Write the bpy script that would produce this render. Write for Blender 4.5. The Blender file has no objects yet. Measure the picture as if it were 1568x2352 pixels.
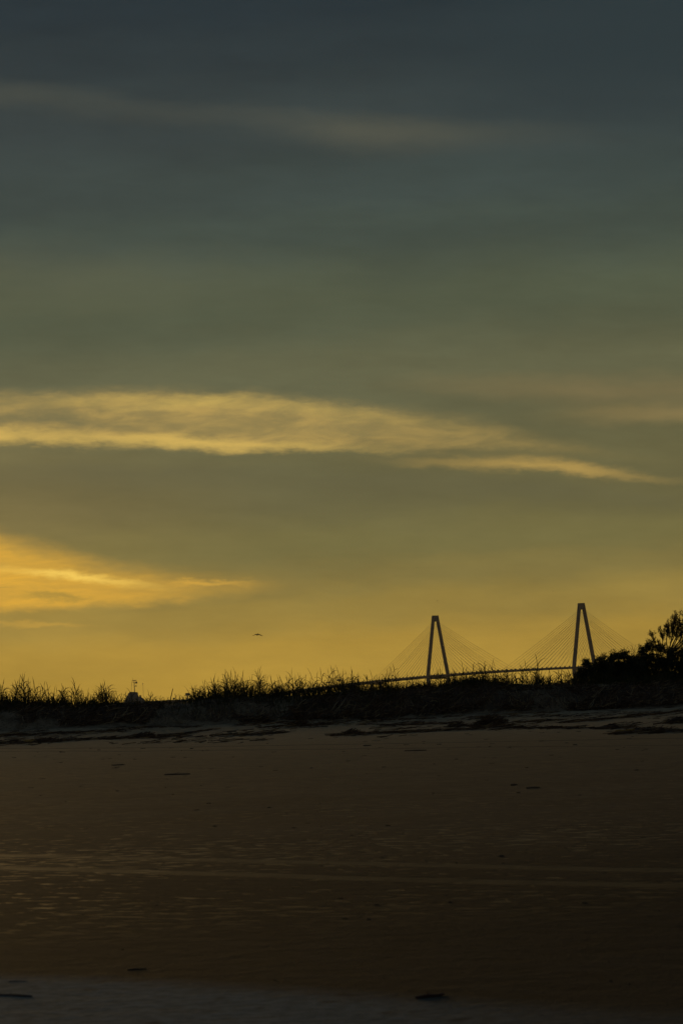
import bpy, math, random
import numpy as np
from mathutils import Vector, Matrix
R = math.radians
random.seed(7)
sc = bpy.context.scene
COL = sc.collection

# ------------------------------------------------------------------ camera
EYE = Vector((0.0, 0.0, 1.6))
FPX = 8860.0                       # focal length in photo pixels (photo 1568 wide)
ROLL, PITCH = R(2.7), R(2.964)
ROT = Matrix.Rotation(R(90) + PITCH, 3, 'X') @ Matrix.Rotation(-ROLL, 3, 'Z')
cd = bpy.data.cameras.new('camera')
cd.sensor_fit = 'HORIZONTAL'; cd.sensor_width = 36.0; cd.lens = 36.0 * FPX / 1568.0
cd.clip_start = 0.5; cd.clip_end = 60000
cd.dof.use_dof = True; cd.dof.focus_distance = 170.0
cd.dof.aperture_fstop = cd.lens / 1000 / 0.016      # 16 mm opening
cam = bpy.data.objects.new('camera', cd); COL.objects.link(cam)
cam.matrix_world = Matrix.Translation(EYE) @ ROT.to_4x4()
sc.camera = cam

def ray(px, py):
    return (ROT @ Vector((px - 784.0, 1176.0 - py, -FPX))).normalized()
def at_depth(px, py, Y):           # the point of the sight line that is Y metres off along +Y
    d = ray(px, py)
    return EYE + d * (Y / d.y)
def azel(px, py):
    d = ray(px, py)
    return math.degrees(math.atan2(d.x, d.y)), math.degrees(math.asin(d.z))

# ------------------------------------------------------------------ helpers
def lin(c, k=1.0):
    o = []
    for v in c[:3]:
        v /= 255.0
        o.append(k * (v / 12.92 if v <= 0.04045 else ((v + 0.055) / 1.055) ** 2.4))
    return (*o, 1.0)

def _hash(ix, iy, seed):
    n = (ix.astype(np.int64) * 374761393 + iy.astype(np.int64) * 668265263 + seed * 1442695041) & 0xFFFFFFFF
    n = ((n ^ (n >> 13)) * 1274126177) & 0xFFFFFFFF
    n = n ^ (n >> 16)
    return (n & 0xFFFF) / 65535.0
def vnoise(x, y, seed=0):
    x = np.asarray(x, float); y = np.asarray(y, float)
    ix = np.floor(x); iy = np.floor(y); fx = x - ix; fy = y - iy
    fx = fx * fx * (3 - 2 * fx); fy = fy * fy * (3 - 2 * fy)
    a = _hash(ix, iy, seed); b = _hash(ix + 1, iy, seed); c = _hash(ix, iy + 1, seed); d = _hash(ix + 1, iy + 1, seed)
    return (a + (b - a) * fx) * (1 - fy) + (c + (d - c) * fx) * fy - 0.5
def fbm(x, y, seed=0, oct=4):
    s = 0; a = 1.0
    for k in range(oct):
        s = s + a * vnoise(np.asarray(x) * 2 ** k + 17.3 * k, np.asarray(y) * 2 ** k - 9.1 * k, seed + k); a *= 0.5
    return s
def sstep(a, b, x):
    t = np.clip((np.asarray(x, float) - a) / (b - a), 0, 1); return t * t * (3 - 2 * t)

class MB:                          # collects shapes, then links them as ONE mesh object
    def __init__(s): s.v = []; s.f = []
    def box(s, c, size, rot=None):
        b = len(s.v); c = Vector(c)
        for x in (-.5, .5):
            for y in (-.5, .5):
                for z in (-.5, .5):
                    p = Vector((x * size[0], y * size[1], z * size[2]))
                    s.v.append(tuple(c + (rot @ p if rot else p)))
        for q in ((0, 1, 3, 2), (4, 6, 7, 5), (0, 4, 5, 1), (2, 3, 7, 6), (0, 2, 6, 4), (1, 5, 7, 3)):
            s.f.append(tuple(b + i for i in q))
    def loft(s, rings, cap=True):
        b = len(s.v); n = len(rings[0])
        for r in rings: s.v.extend(tuple(p) for p in r)
        for k in range(len(rings) - 1):
            for i in range(n):
                j = (i + 1) % n
                s.f.append((b + k * n + i, b + k * n + j, b + (k + 1) * n + j, b + (k + 1) * n + i))
        if cap:
            s.f.append(tuple(b + i for i in reversed(range(n))))
            e = b + (len(rings) - 1) * n
            s.f.append(tuple(e + i for i in range(n)))
    def tube(s, pts, rad, n=6, squash=1.0):
        rings = []; L = len(pts); pts = [Vector(p) for p in pts]
        for k in range(L):
            t = (pts[min(k + 1, L - 1)] - pts[max(k - 1, 0)]).normalized()
            up = Vector((0, 0, 1)) if abs(t.z) < 0.95 else Vector((0, 1, 0))
            a = t.cross(up).normalized(); c = a.cross(t).normalized()
            r = rad[k] if hasattr(rad, '__len__') else rad
            rings.append([pts[k] + a * (r * math.cos(2 * math.pi * i / n)) + c * (r * squash * math.sin(2 * math.pi * i / n)) for i in range(n)])
        s.loft(rings)
    def build(s, name, mat, parent=None, smooth=False, loc=(0, 0, 0)):
        me = bpy.data.meshes.new(name); me.from_pydata(s.v, [], s.f); me.update()
        if smooth: me.polygons.foreach_set('use_smooth', [True] * len(me.polygons))
        me.materials.append(mat)
        o = bpy.data.objects.new(name, me); COL.objects.link(o)
        o.location = loc
        if parent is not None: o.parent = parent
        return o
def empty(name, loc=(0, 0, 0), rz=0):
    o = bpy.data.objects.new(name, None); COL.objects.link(o)
    o.location = loc; o.rotation_euler = (0, 0, rz); o.empty_display_size = 0.2
    return o
def tag(o, label=None, cat=None, group=None, kind=None):
    if label: o['label'] = label
    if cat: o['category'] = cat
    if group: o['group'] = group
    if kind: o['kind'] = kind
    return o
def grid(name, xs, ys, zf, mat):
    X, Y = np.meshgrid(xs, ys); Z = zf(X, Y)
    v = np.stack([X.ravel(), Y.ravel(), Z.ravel()], 1)
    nx, ny = len(xs), len(ys)
    i = np.arange(nx - 1); j = np.arange(ny - 1); I, J = np.meshgrid(i, j)
    a = (J * nx + I).ravel()
    f = np.stack([a, a + 1, a + nx + 1, a + nx], 1).astype(np.int32)
    me = bpy.data.meshes.new(name)
    me.vertices.add(len(v)); me.vertices.foreach_set('co', v.ravel())
    me.loops.add(f.size); me.loops.foreach_set('vertex_index', f.ravel())
    me.polygons.add(len(f)); me.polygons.foreach_set('loop_start', np.arange(0, f.size, 4, dtype=np.int32))
    me.polygons.foreach_set('loop_total', np.full(len(f), 4, dtype=np.int32))
    me.update(calc_edges=True); me.validate()
    me.polygons.foreach_set('use_smooth', [True] * len(me.polygons))
    me.materials.append(mat)
    o = bpy.data.objects.new(name, me); COL.objects.link(o); return o

# ------------------------------------------------------------------ node helpers
class NT:
    def __init__(s, nt): s.nt = nt
    def put(s, sock, v):
        if isinstance(v, bpy.types.NodeSocket): s.nt.links.new(v, sock)
        elif v is not None:
            if sock.type == 'RGBA' and not hasattr(v, '__len__'): v = (v, v, v, 1)
            sock.default_value = v
    def m(s, op, a, b=None, c=None, clamp=False):
        n = s.nt.nodes.new('ShaderNodeMath'); n.operation = op; n.use_clamp = clamp
        for i, v in enumerate((a, b, c)): s.put(n.inputs[i], v)
        return n.outputs[0]
    def ss(s, lo, hi, x, a=0.0, b=1.0):
        n = s.nt.nodes.new('ShaderNodeMapRange'); n.interpolation_type = 'SMOOTHSTEP'
        for i, v in enumerate((x, lo, hi, a, b)): s.put(n.inputs[i], v)
        return n.outputs[0]
    def mix(s, f, a, b, mode='MIX'):
        n = s.nt.nodes.new('ShaderNodeMix'); n.data_type = 'RGBA'; n.blend_type = mode; n.clamp_factor = True
        s.put(n.inputs[0], f); s.put(n.inputs[6], a); s.put(n.inputs[7], b)
        return n.outputs[2]
    def xyz(s, x, y, z=0.0):
        n = s.nt.nodes.new('ShaderNodeCombineXYZ')
        for i, v in enumerate((x, y, z)): s.put(n.inputs[i], v)
        return n.outputs[0]
    def sep(s, v):
        n = s.nt.nodes.new('ShaderNodeSeparateXYZ'); s.put(n.inputs[0], v); return n.outputs
    def noise(s, vec, scale=1.0, detail=4, rough=0.55, dist=0.0):
        n = s.nt.nodes.new('ShaderNodeTexNoise'); s.put(n.inputs['Vector'], vec)
        n.inputs['Scale'].default_value = scale; n.inputs['Detail'].default_value = detail
        n.inputs['Roughness'].default_value = rough; n.inputs['Distortion'].default_value = dist
        return n.outputs['Fac']
    def ramp(s, x, stops, interp='LINEAR'):
        n = s.nt.nodes.new('ShaderNodeValToRGB'); n.color_ramp.interpolation = interp; s.put(n.inputs[0], x)
        e = n.color_ramp.elements
        while len(e) < len(stops): e.new(0.5)
        for k, (p, c) in enumerate(stops): e[k].position = p; e[k].color = c if hasattr(c, '__len__') else (c, c, c, 1)
        return n.outputs[0]
    def curve(s, x, pts):
        n = s.nt.nodes.new('ShaderNodeFloatCurve'); s.put(n.inputs['Value'], x)
        c = n.mapping.curves[0]
        while len(c.points) < len(pts): c.points.new(0.5, 0.5)
        for p, q in zip(c.points, pts): p.location = q; p.handle_type = 'AUTO_CLAMPED'
        n.mapping.update(); return n.outputs[0]
    def bump(s, h, strength, dist, normal=None):
        n = s.nt.nodes.new('ShaderNodeBump'); s.put(n.inputs['Height'], h)
        n.inputs['Strength'].default_value = strength; n.inputs['Distance'].default_value = dist
        if normal is not None: s.put(n.inputs['Normal'], normal)
        return n.outputs[0]

def material(name):
    m = bpy.data.materials.new(name); m.use_nodes = True
    t = NT(m.node_tree); bs = m.node_tree.nodes['Principled BSDF']
    return m, t, bs
def simple(name, col, rough=0.7, var=0.25, scale=3.0, spec=0.5):
    m, t, bs = material(name)
    g = m.node_tree.nodes.new('ShaderNodeNewGeometry')
    n = t.noise(g.outputs['Position'], scale, 4)
    a = tuple(c * (1 - var) for c in col); b = tuple(c * (1 + var) for c in col)
    t.put(bs.inputs['Base Color'], t.mix(n, (*a, 1), (*b, 1)))
    bs.inputs['Roughness'].default_value = rough; bs.inputs['Specular IOR Level'].default_value = spec
    return m

# ------------------------------------------------------------------ sky
SUN_AZ, SUN_EL = -10.0, 2.5         # degrees: just outside the left edge of the picture, low over the harbour
w = bpy.data.worlds.new('World'); sc.world = w; w.use_nodes = True
T = NT(w.node_tree); nodes = w.node_tree.nodes; nodes.clear()
tc = nodes.new('ShaderNodeTexCoord')
dx, dy, dz = T.sep(tc.outputs['Generated'])
DEG = 57.29578
u = T.m('MULTIPLY', T.m('ARCTAN2', dx, dy), DEG)
v = T.m('MULTIPLY', T.m('ARCSINE', dz), DEG)
# streaky distortion of the cloud edges
wn = T.noise(T.xyz(T.m('MULTIPLY', u, 0.55), T.m('MULTIPLY', v, 2.2)), 1.0, 5, 0.6)
wn2 = T.noise(T.xyz(T.m('MULTIPLY', u, 2.6), T.m('MULTIPLY_ADD', u, 0.5, T.m('MULTIPLY', v, 7.0)), 3.7), 1.0, 5, 0.68)
vw = T.m('ADD', v, T.m('ADD', T.m('MULTIPLY', T.m('SUBTRACT', wn, 0.5), 0.30), T.m('MULTIPLY', T.m('SUBTRACT', wn2, 0.5), 0.20)))
un = T.m('MULTIPLY_ADD', u, 1 / 14.0, 0.5)

def grad(stops):                   # (photo y at mid width, colour) or (None, colour, elevation)
    out = []
    for s in stops:
        el = s[2] if len(s) > 2 else azel(784, s[0])[1]
        out.append((max(0, min(1, (el + 2) / 30.0)), lin(s[1])))
    return sorted(out, key=lambda q: q[0])
vpos = T.m('MULTIPLY_ADD', T.m('ADD', v, T.m('MULTIPLY', T.m('SUBTRACT', wn, 0.5), 0.55)), 1 / 30.0, 2 / 30.0)
warm = T.ramp(vpos, grad([(None, (150, 118, 52), -2), (None, (186, 147, 57), 0.0), (1590, (188, 150, 58)), (1490, (180, 145, 59)), (1400, (158, 134, 65)),
    (1320, (130, 117, 66)), (1258, (117, 111, 68)), (1133, (104, 101, 69)), (860, (96, 98, 73)), (700, (80, 89, 71)), (520, (66, 78, 71)), (443, (60, 72, 69)),
    (250, (54, 65, 66)), (100, (45, 57, 61)), (0, (39, 52, 58)), (None, (40, 50, 59), 15), (None, (42, 53, 64), 28)]), 'EASE')
cool = T.ramp(vpos, grad([(None, (60, 58, 56), -2), (None, (86, 82, 76), 0), (None, (80, 82, 84), 6), (None, (52, 62, 74), 15), (None, (44, 54, 66), 28)]))
sunward = T.m('COSINE', T.m('MULTIPLY', T.m('SUBTRACT', u, SUN_AZ), 1 / DEG))
sky = T.mix(T.ss(0.1, 0.97, sunward), cool, warm)
# the low sky dims gently away from the sun
side = T.m('MULTIPLY', T.m('SUBTRACT', 1.0, T.ss(3.2, 8.0, v)), T.ss(-4.0, 7.0, u))
sky = T.mix(T.m('MULTIPLY', side, 0.16), sky, lin((96, 88, 46)))
glow = T.m('POWER', T.m('MAXIMUM', T.m('SUBTRACT', 1.0, T.m('MULTIPLY', T.m('ADD', T.m('POWER', T.m('SUBTRACT', u, -7.5), 2.0), T.m('MULTIPLY', T.m('POWER', T.m('SUBTRACT', v, SUN_EL), 2.0), 6.0)), 1 / 60.0)), 0.0), 2.0)
inframe = T.ss(0.85, 0.97, sunward)
sky = T.mix(T.m('MULTIPLY', T.m('MULTIPLY', glow, inframe), 0.10), sky, lin((236, 182, 70)))
# broad faint mottling of the cloud deck
br = T.noise(T.xyz(T.m('MULTIPLY', u, 0.22), T.m('MULTIPLY', v, 0.75), 8.1), 1.0, 4, 0.55)
sky = T.mix(1.0, sky, T.ramp(br, [(0.25, 0.84), (0.75, 1.14)]), 'MULTIPLY')

fib = T.noise(T.xyz(T.m('MULTIPLY', u, 1.1), T.m('MULTIPLY_ADD', u, 0.35, T.m('MULTIPLY', v, 5.0)), 5.5), 1.0, 6, 0.7)
sky = T.mix(1.0, sky, T.ramp(fib, [(0.25, 0.93), (0.75, 1.07)]), 'MULTIPLY')
def vcurve(pts):
    q = sorted(azel(*p) for p in pts); us = [a for a, _ in q]; vs = [b for _, b in q]
    U = np.linspace(-6.5, 6.5, 14); V = np.interp(U, us, vs)
    return T.m('MULTIPLY', T.curve(un, [(float(a) / 14 + 0.5, float(b) / 12) for a, b in zip(U, V)]), 12.0)
def acurve(pts):                   # (photo x, strength)
    U = np.linspace(-6.5, 6.5, 27); V = np.interp(U, [(p[0] - 784) / 154.6 for p in pts], [p[1] for p in pts])
    return T.curve(un, [(float(a) / 14 + 0.5, float(b)) for a, b in zip(U, V)])
def band(sky, top, bot, amp, col, st, sb, mott=0.0, mscale=(1.5, 4.0), vv=None):
    vv = vv or vw
    tp, bt = vcurve(top), vcurve(bot)
    k = T.m('MULTIPLY', T.ss(0, st, T.m('SUBTRACT', tp, vv)), T.ss(0, sb, T.m('SUBTRACT', vv, bt)))
    k = T.m('MULTIPLY', k, acurve(amp))
    if mott:
        n = T.noise(T.xyz(T.m('MULTIPLY', u, mscale[0]), T.m('MULTIPLY', v, mscale[1]), 1.9), 1.0, 5, 0.62, 0.4)
        k = T.m('MULTIPLY', k, T.ss(0.28, 0.68, n, 1.0 - mott, 1.0))
    k = T.m('MULTIPLY', k, T.ss(0.78, 0.93, sunward))
    return T.mix(k, sky, lin(col))
sky = T.mix(T.m('MULTIPLY', T.ss(7.6, 9.6, v), T.m('MULTIPLY', T.ss(0.5, 4.0, u), 0.75)), sky, lin((43, 56, 60)))
# high faint veil
sky = band(sky, [(0, 165), (200, 188), (400, 218), (700, 235), (1000, 250), (1300, 262), (1568, 290)],
           [(0, 265), (300, 300), (600, 330), (800, 378), (1000, 376), (1300, 360), (1568, 345)],
           [(0, .95), (300, .8), (600, .8), (850, 1), (1050, .95), (1250, .5), (1568, .2)], (84, 86, 75), 0.45, 0.65, 0.25, (0.5, 1.5))
sky = band(sky, [(0, 500), (700, 540), (1568, 600)], [(0, 800), (700, 820), (1568, 830)], [(0, .45), (500, .25), (900, .1), (1568, .05)], (98, 99, 74), 0.9, 0.9, 0.4, (0.4, 1.3))
# warm grey wing over the main band, right
sky = band(sky, [(700, 868), (950, 845), (1250, 842), (1568, 838)], [(700, 900), (950, 915), (1250, 945), (1568, 950)], [(0, 0), (780, 0), (1000, .45), (1300, .55), (1568, .6)], (134, 117, 78), 0.4, 0.35, 0.3, (0.7, 2.0))
sky = band(sky, [(1200, 920), (1400, 915), (1568, 910)], [(1200, 985), (1400, 988), (1568, 988)], [(0, 0), (1220, 0), (1400, .5), (1568, .7)], (146, 126, 80), 0.28, 0.3)
# main bright band
topA = [(0, 880), (150, 880), (300, 874), (450, 876), (700, 896), (900, 918), (1100, 944), (1250, 980), (1400, 1015), (1568, 1050)]
botA = [(0, 1028), (200, 1032), (400, 1040), (600, 1053), (800, 1050), (950, 1046), (1200, 1050), (1400, 1062), (1568, 1085)]
sky = band(sky, topA, botA, [(0, .62), (150, .68), (450, .72), (750, .66), (950, .52), (1150, .44), (1300, .30), (1450, .2), (1568, .1)], (200, 166, 90), 0.42, 0.22, 0.6, (1.1, 4.2))
sky = band(sky, [(-100, 905), (100, 902), (250, 898), (450, 888), (700, 908), (900, 936), (1200, 990)], [(-100, 945), (100, 945), (250, 950), (450, 950), (700, 965), (900, 985), (1200, 1015)], [(0, .4), (60, .6), (150, .85), (300, .95), (450, 1), (560, .9), (750, .75), (950, .6), (1100, .45), (1200, .25), (1300, 0)], (222, 188, 96), 0.3, 0.32, 0.62, (1.3, 5.5))
sky = band(sky, [(0, 930), (100, 934), (250, 950), (400, 970), (600, 985)], [(0, 986), (150, 988), (300, 996), (450, 1003), (600, 1006)], [(0, .9), (150, .8), (300, .6), (450, .3), (600, 0)], (112, 108, 76), 0.2, 0.16, 0.3, (1.2, 5.0))
sky = band(sky, [(200, 945), (500, 948), (800, 955), (1000, 985)], [(200, 1004), (500, 1006), (800, 1014), (1000, 1024)], [(0, 0), (250, 0), (450, .6), (800, .55), (1000, .4), (1150, 0)], (136, 123, 78), 0.2, 0.2, 0.9, (1.6, 6.0))
sky = band(sky, [(0, 970), (200, 980), (400, 988), (600, 1004), (800, 1013), (960, 1023)], [(0, 1028), (200, 1034), (400, 1044), (600, 1054), (800, 1049), (960, 1042)], [(0, .85), (250, .72), (500, .95), (700, 1), (850, 1), (925, .8), (985, 0)], (234, 195, 98), 0.24, 0.25, 0.4, (0.8, 4.0))
# right hand streak below the band
sky = band(sky, [(800, 1036), (1100, 1034), (1250, 1038), (1400, 1058), (1568, 1092)], [(800, 1066), (1100, 1092), (1300, 1102), (1450, 1111), (1568, 1120)],
           [(0, 0), (820, .05), (920, .3), (1000, .42), (1150, .6), (1280, .85), (1400, .72), (1500, .62), (1568, .45)], (192, 158, 84), 0.24, 0.18, 0.25, (0.8, 3.0))
# cool shade under the band
sky = band(sky, [(0, 1040), (300, 1046), (600, 1058), (1000, 1062), (1568, 1120)], [(0, 1190), (400, 1170), (800, 1170), (1568, 1230)], [(0, .35), (400, .45), (700, .3), (1000, .25), (1568, .3)], (92, 92, 70), 0.25, 0.6, 0.5, (0.5, 1.4))
# glowing bank near the sun, left edge
topD = [(0, 1185), (120, 1236), (250, 1268), (430, 1296), (650, 1318), (800, 1325)]
botD = [(0, 1418), (180, 1410), (330, 1398), (500, 1384), (650, 1366), (800, 1350)]
sky = band(sky, topD, botD, [(-300, 1), (0, .98), (150, .92), (280, .75), (400, .64), (520, .52), (600, .36), (720, .12), (800, 0)], (232, 176, 62), 0.55, 0.22, 0.38, (0.9, 4.5))
sky = band(sky, [(0, 1292), (120, 1300), (250, 1318), (420, 1348)], [(0, 1318), (120, 1334), (250, 1350), (420, 1364)], [(0, .35), (100, .75), (180, 1), (300, .7), (400, .2), (460, 0)], (255, 212, 96), 0.12, 0.12, 0.3, (0.8, 5.0))
sky = band(sky, [(350, 1328), (440, 1330), (560, 1334)], [(350, 1354), (440, 1354), (560, 1352)], [(0, 0), (350, 0), (440, .6), (500, .55), (590, .2), (640, 0)], (244, 186, 70), 0.09, 0.09)
sky = band(sky, [(40, 1362), (140, 1352), (260, 1364)], [(40, 1380), (140, 1390), (260, 1382)], [(0, 0), (50, .1), (90, .7), (170, .7), (240, 0)], (158, 134, 62), 0.09, 0.09, 0.3, (1.5, 6.0))
sky = band(sky, [(0, 1340), (40, 1342), (90, 1350)], [(0, 1358), (40, 1356), (90, 1356)], [(0, .6), (40, .4), (75, 0)], (168, 138, 66), 0.06, 0.06)
sky = band(sky, [(0, 1424), (150, 1424), (300, 1430)], [(0, 1444), (150, 1446), (300, 1442)], [(0, .4), (100, .6), (160, .3), (260, 0)], (206, 162, 68), 0.07, 0.07)
nish = nodes.new('ShaderNodeTexSky'); nish.sky_type = 'NISHITA'; nish.sun_disc = False
nish.sun_elevation = R(SUN_EL); nish.sun_rotation = R(SUN_AZ); nish.dust_density = 3.0; nish.air_density = 1.2
bgN = nodes.new('ShaderNodeBackground'); bgN.inputs[1].default_value = 0.05
T.put(bgN.inputs[0], nish.outputs[0])
bgC = nodes.new('ShaderNodeBackground'); T.put(bgC.inputs[0], sky); bgC.inputs[1].default_value = 1.0
ms = nodes.new('ShaderNodeMixShader'); ms.inputs[0].default_value = 0.994   # the cloud deck hides nearly all clear sky
w.node_tree.links.new(bgN.outputs[0], ms.inputs[1]); w.node_tree.links.new(bgC.outputs[0], ms.inputs[2])
wo = nodes.new('ShaderNodeOutputWorld'); w.node_tree.links.new(ms.outputs[0], wo.inputs[0])
w.cycles.sampling_method = 'MANUAL'; w.cycles.sample_map_resolution = 1024

sd = bpy.data.lights.new('sun', 'SUN'); sd.energy = 0.7; sd.angle = R(10.0); sd.color = (1.0, 0.62, 0.22)
sun = bpy.data.objects.new('sun', sd); COL.objects.link(sun)
sdir = Vector((math.sin(R(SUN_AZ)) * math.cos(R(SUN_EL)), math.cos(R(SUN_AZ)) * math.cos(R(SUN_EL)), math.sin(R(SUN_EL))))
sun.rotation_euler = sdir.to_track_quat('Z', 'Y').to_euler()

sc.view_settings.view_transform = 'Standard'; sc.view_settings.look = 'None'
sc.view_settings.exposure = 0.0; sc.view_settings.gamma = 1.0

# ------------------------------------------------------------------ terrain shape
TOE = 150.0
toe_px = [(-300, 1692), (0, 1679), (200, 1671), (336, 1668), (446, 1668), (572, 1661), (712, 1655), (893, 1652), (991, 1648), (1061, 1642), (1129, 1640), (1325, 1633), (1465, 1629), (1568, 1622), (1900, 1606)]
top_px = [(-300, 1632), (0, 1619), (120, 1622), (223, 1626), (330, 1622), (345, 1621), (364, 1620), (432, 1616), (470, 1607), (511, 1603), (628, 1600), (698, 1599), (768, 1592), (809, 1583), (845, 1588), (912, 1588), (948, 1581), (991, 1581), (1047, 1575), (1145, 1570), (1240, 1573), (1325, 1572), (1568, 1570), (1900, 1560)]
tw = [at_depth(a, b, TOE) for a, b in toe_px]; pw = [at_depth(a, b, TOE + 3.0) for a, b in top_px]
TXs, TZs = [p.x for p in tw], [p.z for p in tw]; PXs, PZs = [p.x for p in pw], [p.z for p in pw]
SLOPE = 0.0097
def Hf(x, y):
    x = np.asarray(x, float); y = np.asarray(y, float)
    wob = 0.55 * fbm(x * 0.35, x * 0 + 3.1, 11, 4) + 0.25 * fbm(x * 1.3, y * 0.6, 12, 3)     # the toe wanders
    yy = y - wob * sstep(140, 149, y)
    zt = np.interp(x, TXs, TZs); zp = np.interp(x, PXs, PZs)
    z = SLOPE * (y - 20) + (zt - SLOPE * (TOE - 20)) * sstep(95, 150, y)
    z = np.where(y > TOE + 1, SLOPE * (TOE + 1 - 20) + (zt - SLOPE * (TOE - 20)), z)
    z = z + sstep(105, 125, y) * 0.035 * fbm(x * 0.9, y * 0.5, 21, 4) + sstep(118, 140, y) * 0.07 * fbm(x * 2.2, y * 1.6, 22, 4)
    z = z + 0.012 * fbm(x * 0.4, y * 0.22, 23, 2)
    # scarp: steep lower bank, hummocky shoulder, top
    steep = sstep(TOE - 0.2, TOE + 1.35, yy) * 0.72 + sstep(TOE + 0.9, TOE + 3.2, yy) * 0.28
    rough = 0.16 * fbm(x * 0.9, yy * 0.9, 31, 4) + 0.15 * np.abs(fbm(x * 2.6, yy * 1.8, 32, 4)) + 0.05 * fbm(x * 7, yy * 5, 36, 2) - 0.07
    body = np.clip(4 * steep * (1 - steep), 0, 1)
    gul = 0.22 * np.maximum(0, fbm(x * 1.1, yy * 0.15, 35, 3)) * body
    d = z + (zp - z) * steep + rough * body * 1.1 - gul
    back = sstep(TOE + 3.5, TOE + 9, y) * 0.10
    d = d - back * 1.0 + sstep(TOE + 1, TOE + 4, y) * 0.05 * fbm(x * 1.2, y * 1.2, 33, 3)
    far = sstep(TOE + 13, TOE + 75, y)
    d = d * (1 - far) + (-2.2) * far
    return np.where(y > TOE - 3, d, z)
def table(x0, x1, nx_, y0, y1, ny_):
    a = np.linspace(x0, x1, nx_); b = np.linspace(y0, y1, ny_); X, Y = np.meshgrid(a, b); return x0, x1, nx_, y0, y1, ny_, Hf(X, Y)
TABS = [table(-26, 26, 1041, 138.0, 166.0, 561), table(-26, 26, 521, 12.0, 138.0, 505)]
def Hs(x, y):
    for x0, x1, nx_, y0, y1, ny_, Z in TABS:
        if x0 <= x < x1 and y0 <= y < y1:
            a = (x - x0) / (x1 - x0) * (nx_ - 1); b = (y - y0) / (y1 - y0) * (ny_ - 1); i = min(int(a), nx_ - 2); j = min(int(b), ny_ - 2); a -= i; b -= j
            return float((Z[j, i] * (1 - a) + Z[j, i + 1] * a) * (1 - b) + (Z[j + 1, i] * (1 - a) + Z[j + 1, i + 1] * a) * b)
    return float(Hf(np.array([x]), np.array([y]))[0])
def ground(px, py, lo=15.0, hi=149.5):   # where the sight line meets the sand
    d = ray(px, py); ts = np.linspace(lo, hi, 4000)
    X = EYE.x + d.x / d.y * ts; Z = EYE.z + d.z / d.y * ts
    hz = Hf(X, ts); k = np.argmax(Z <= hz)
    if Z[k] > hz[k]: k = len(ts) - 1
    return Vector((X[k], ts[k], hz[k]))

xs_in = np.arange(-16.5, 16.51, 0.075)
xs_out = 16.5 + np.cumsum(np.geomspace(0.15, 40, 46))
XS = np.concatenate([-xs_out[::-1], xs_in, xs_out])
YS1 = np.concatenate([np.linspace(-260, 10, 40), np.arange(10.5, 100, 0.5), np.arange(100, 147.01, 0.22)]); YS1[-1] = 147.0
YS2 = np.concatenate([np.arange(147.0, 156.01, 0.065), np.linspace(156.2, 166, 50), np.linspace(168, 240, 37)])

# ---------- sand
sand, t, bs = material('wet_sand')
g = sand.node_tree.nodes.new('ShaderNodeNewGeometry'); P = g.outputs['Position']
px_, py_, pz_ = t.sep(P)
def lineco(a, b):                  # signed distance from a line on the sand, and distance along it
    a, b = ground(*a), ground(*b); d = Vector((b.x - a.x, b.y - a.y)).normalized(); n = Vector((-d.y, d.x))
    if n.y < 0: n = -n
    sd_ = t.m('SUBTRACT', t.m('ADD', t.m('MULTIPLY', px_, n.x), t.m('MULTIPLY', py_, n.y)), n.x * a.x + n.y * a.y)
    al = t.m('ADD', t.m('MULTIPLY', px_, d.x), t.m('MULTIPLY', py_, d.y))
    return sd_, al
lo_n = t.noise(P, 0.35, 3); mid_n = t.noise(P, 1.1, 4); hi_n = t.noise(P, 9.0, 4, 0.65)
wob = t.m('MULTIPLY', t.m('SUBTRACT', t.noise(P, 0.5, 3), 0.5), 0.5)
# scattered wet hollows: golden sky glints put into the sand colour
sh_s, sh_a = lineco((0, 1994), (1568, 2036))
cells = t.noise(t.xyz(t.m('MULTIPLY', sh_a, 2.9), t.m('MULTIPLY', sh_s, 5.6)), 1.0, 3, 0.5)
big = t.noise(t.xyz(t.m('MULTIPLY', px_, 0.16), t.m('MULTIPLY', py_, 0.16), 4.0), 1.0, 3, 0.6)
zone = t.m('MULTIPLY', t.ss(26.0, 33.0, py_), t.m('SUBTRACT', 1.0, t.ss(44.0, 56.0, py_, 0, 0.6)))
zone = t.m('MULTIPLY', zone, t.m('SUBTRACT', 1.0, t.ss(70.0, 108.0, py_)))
glinting = t.m('MULTIPLY', t.ss(0.55, 0.66, t.m('ADD', cells, t.m('MULTIPLY', t.m('SUBTRACT', big, 0.5), 0.35))), zone)
# two tyre tracks (damp, pressed smooth, amber sheen put into the colour) and older dark ruts up the beach
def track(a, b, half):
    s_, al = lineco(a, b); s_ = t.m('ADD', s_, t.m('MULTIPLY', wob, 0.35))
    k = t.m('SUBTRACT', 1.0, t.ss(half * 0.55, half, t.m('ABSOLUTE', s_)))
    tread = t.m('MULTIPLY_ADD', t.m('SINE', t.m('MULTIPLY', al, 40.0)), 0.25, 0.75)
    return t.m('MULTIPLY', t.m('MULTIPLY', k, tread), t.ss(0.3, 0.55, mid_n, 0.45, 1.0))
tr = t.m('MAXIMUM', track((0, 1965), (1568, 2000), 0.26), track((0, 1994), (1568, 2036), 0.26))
tr2 = track((0, 1938), (1568, 1972), 0.12)
rut = t.m('MAXIMUM', track((0, 1720), (1568, 1696), 0.28), track((300, 1726), (1568, 1712), 0.22))
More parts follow.
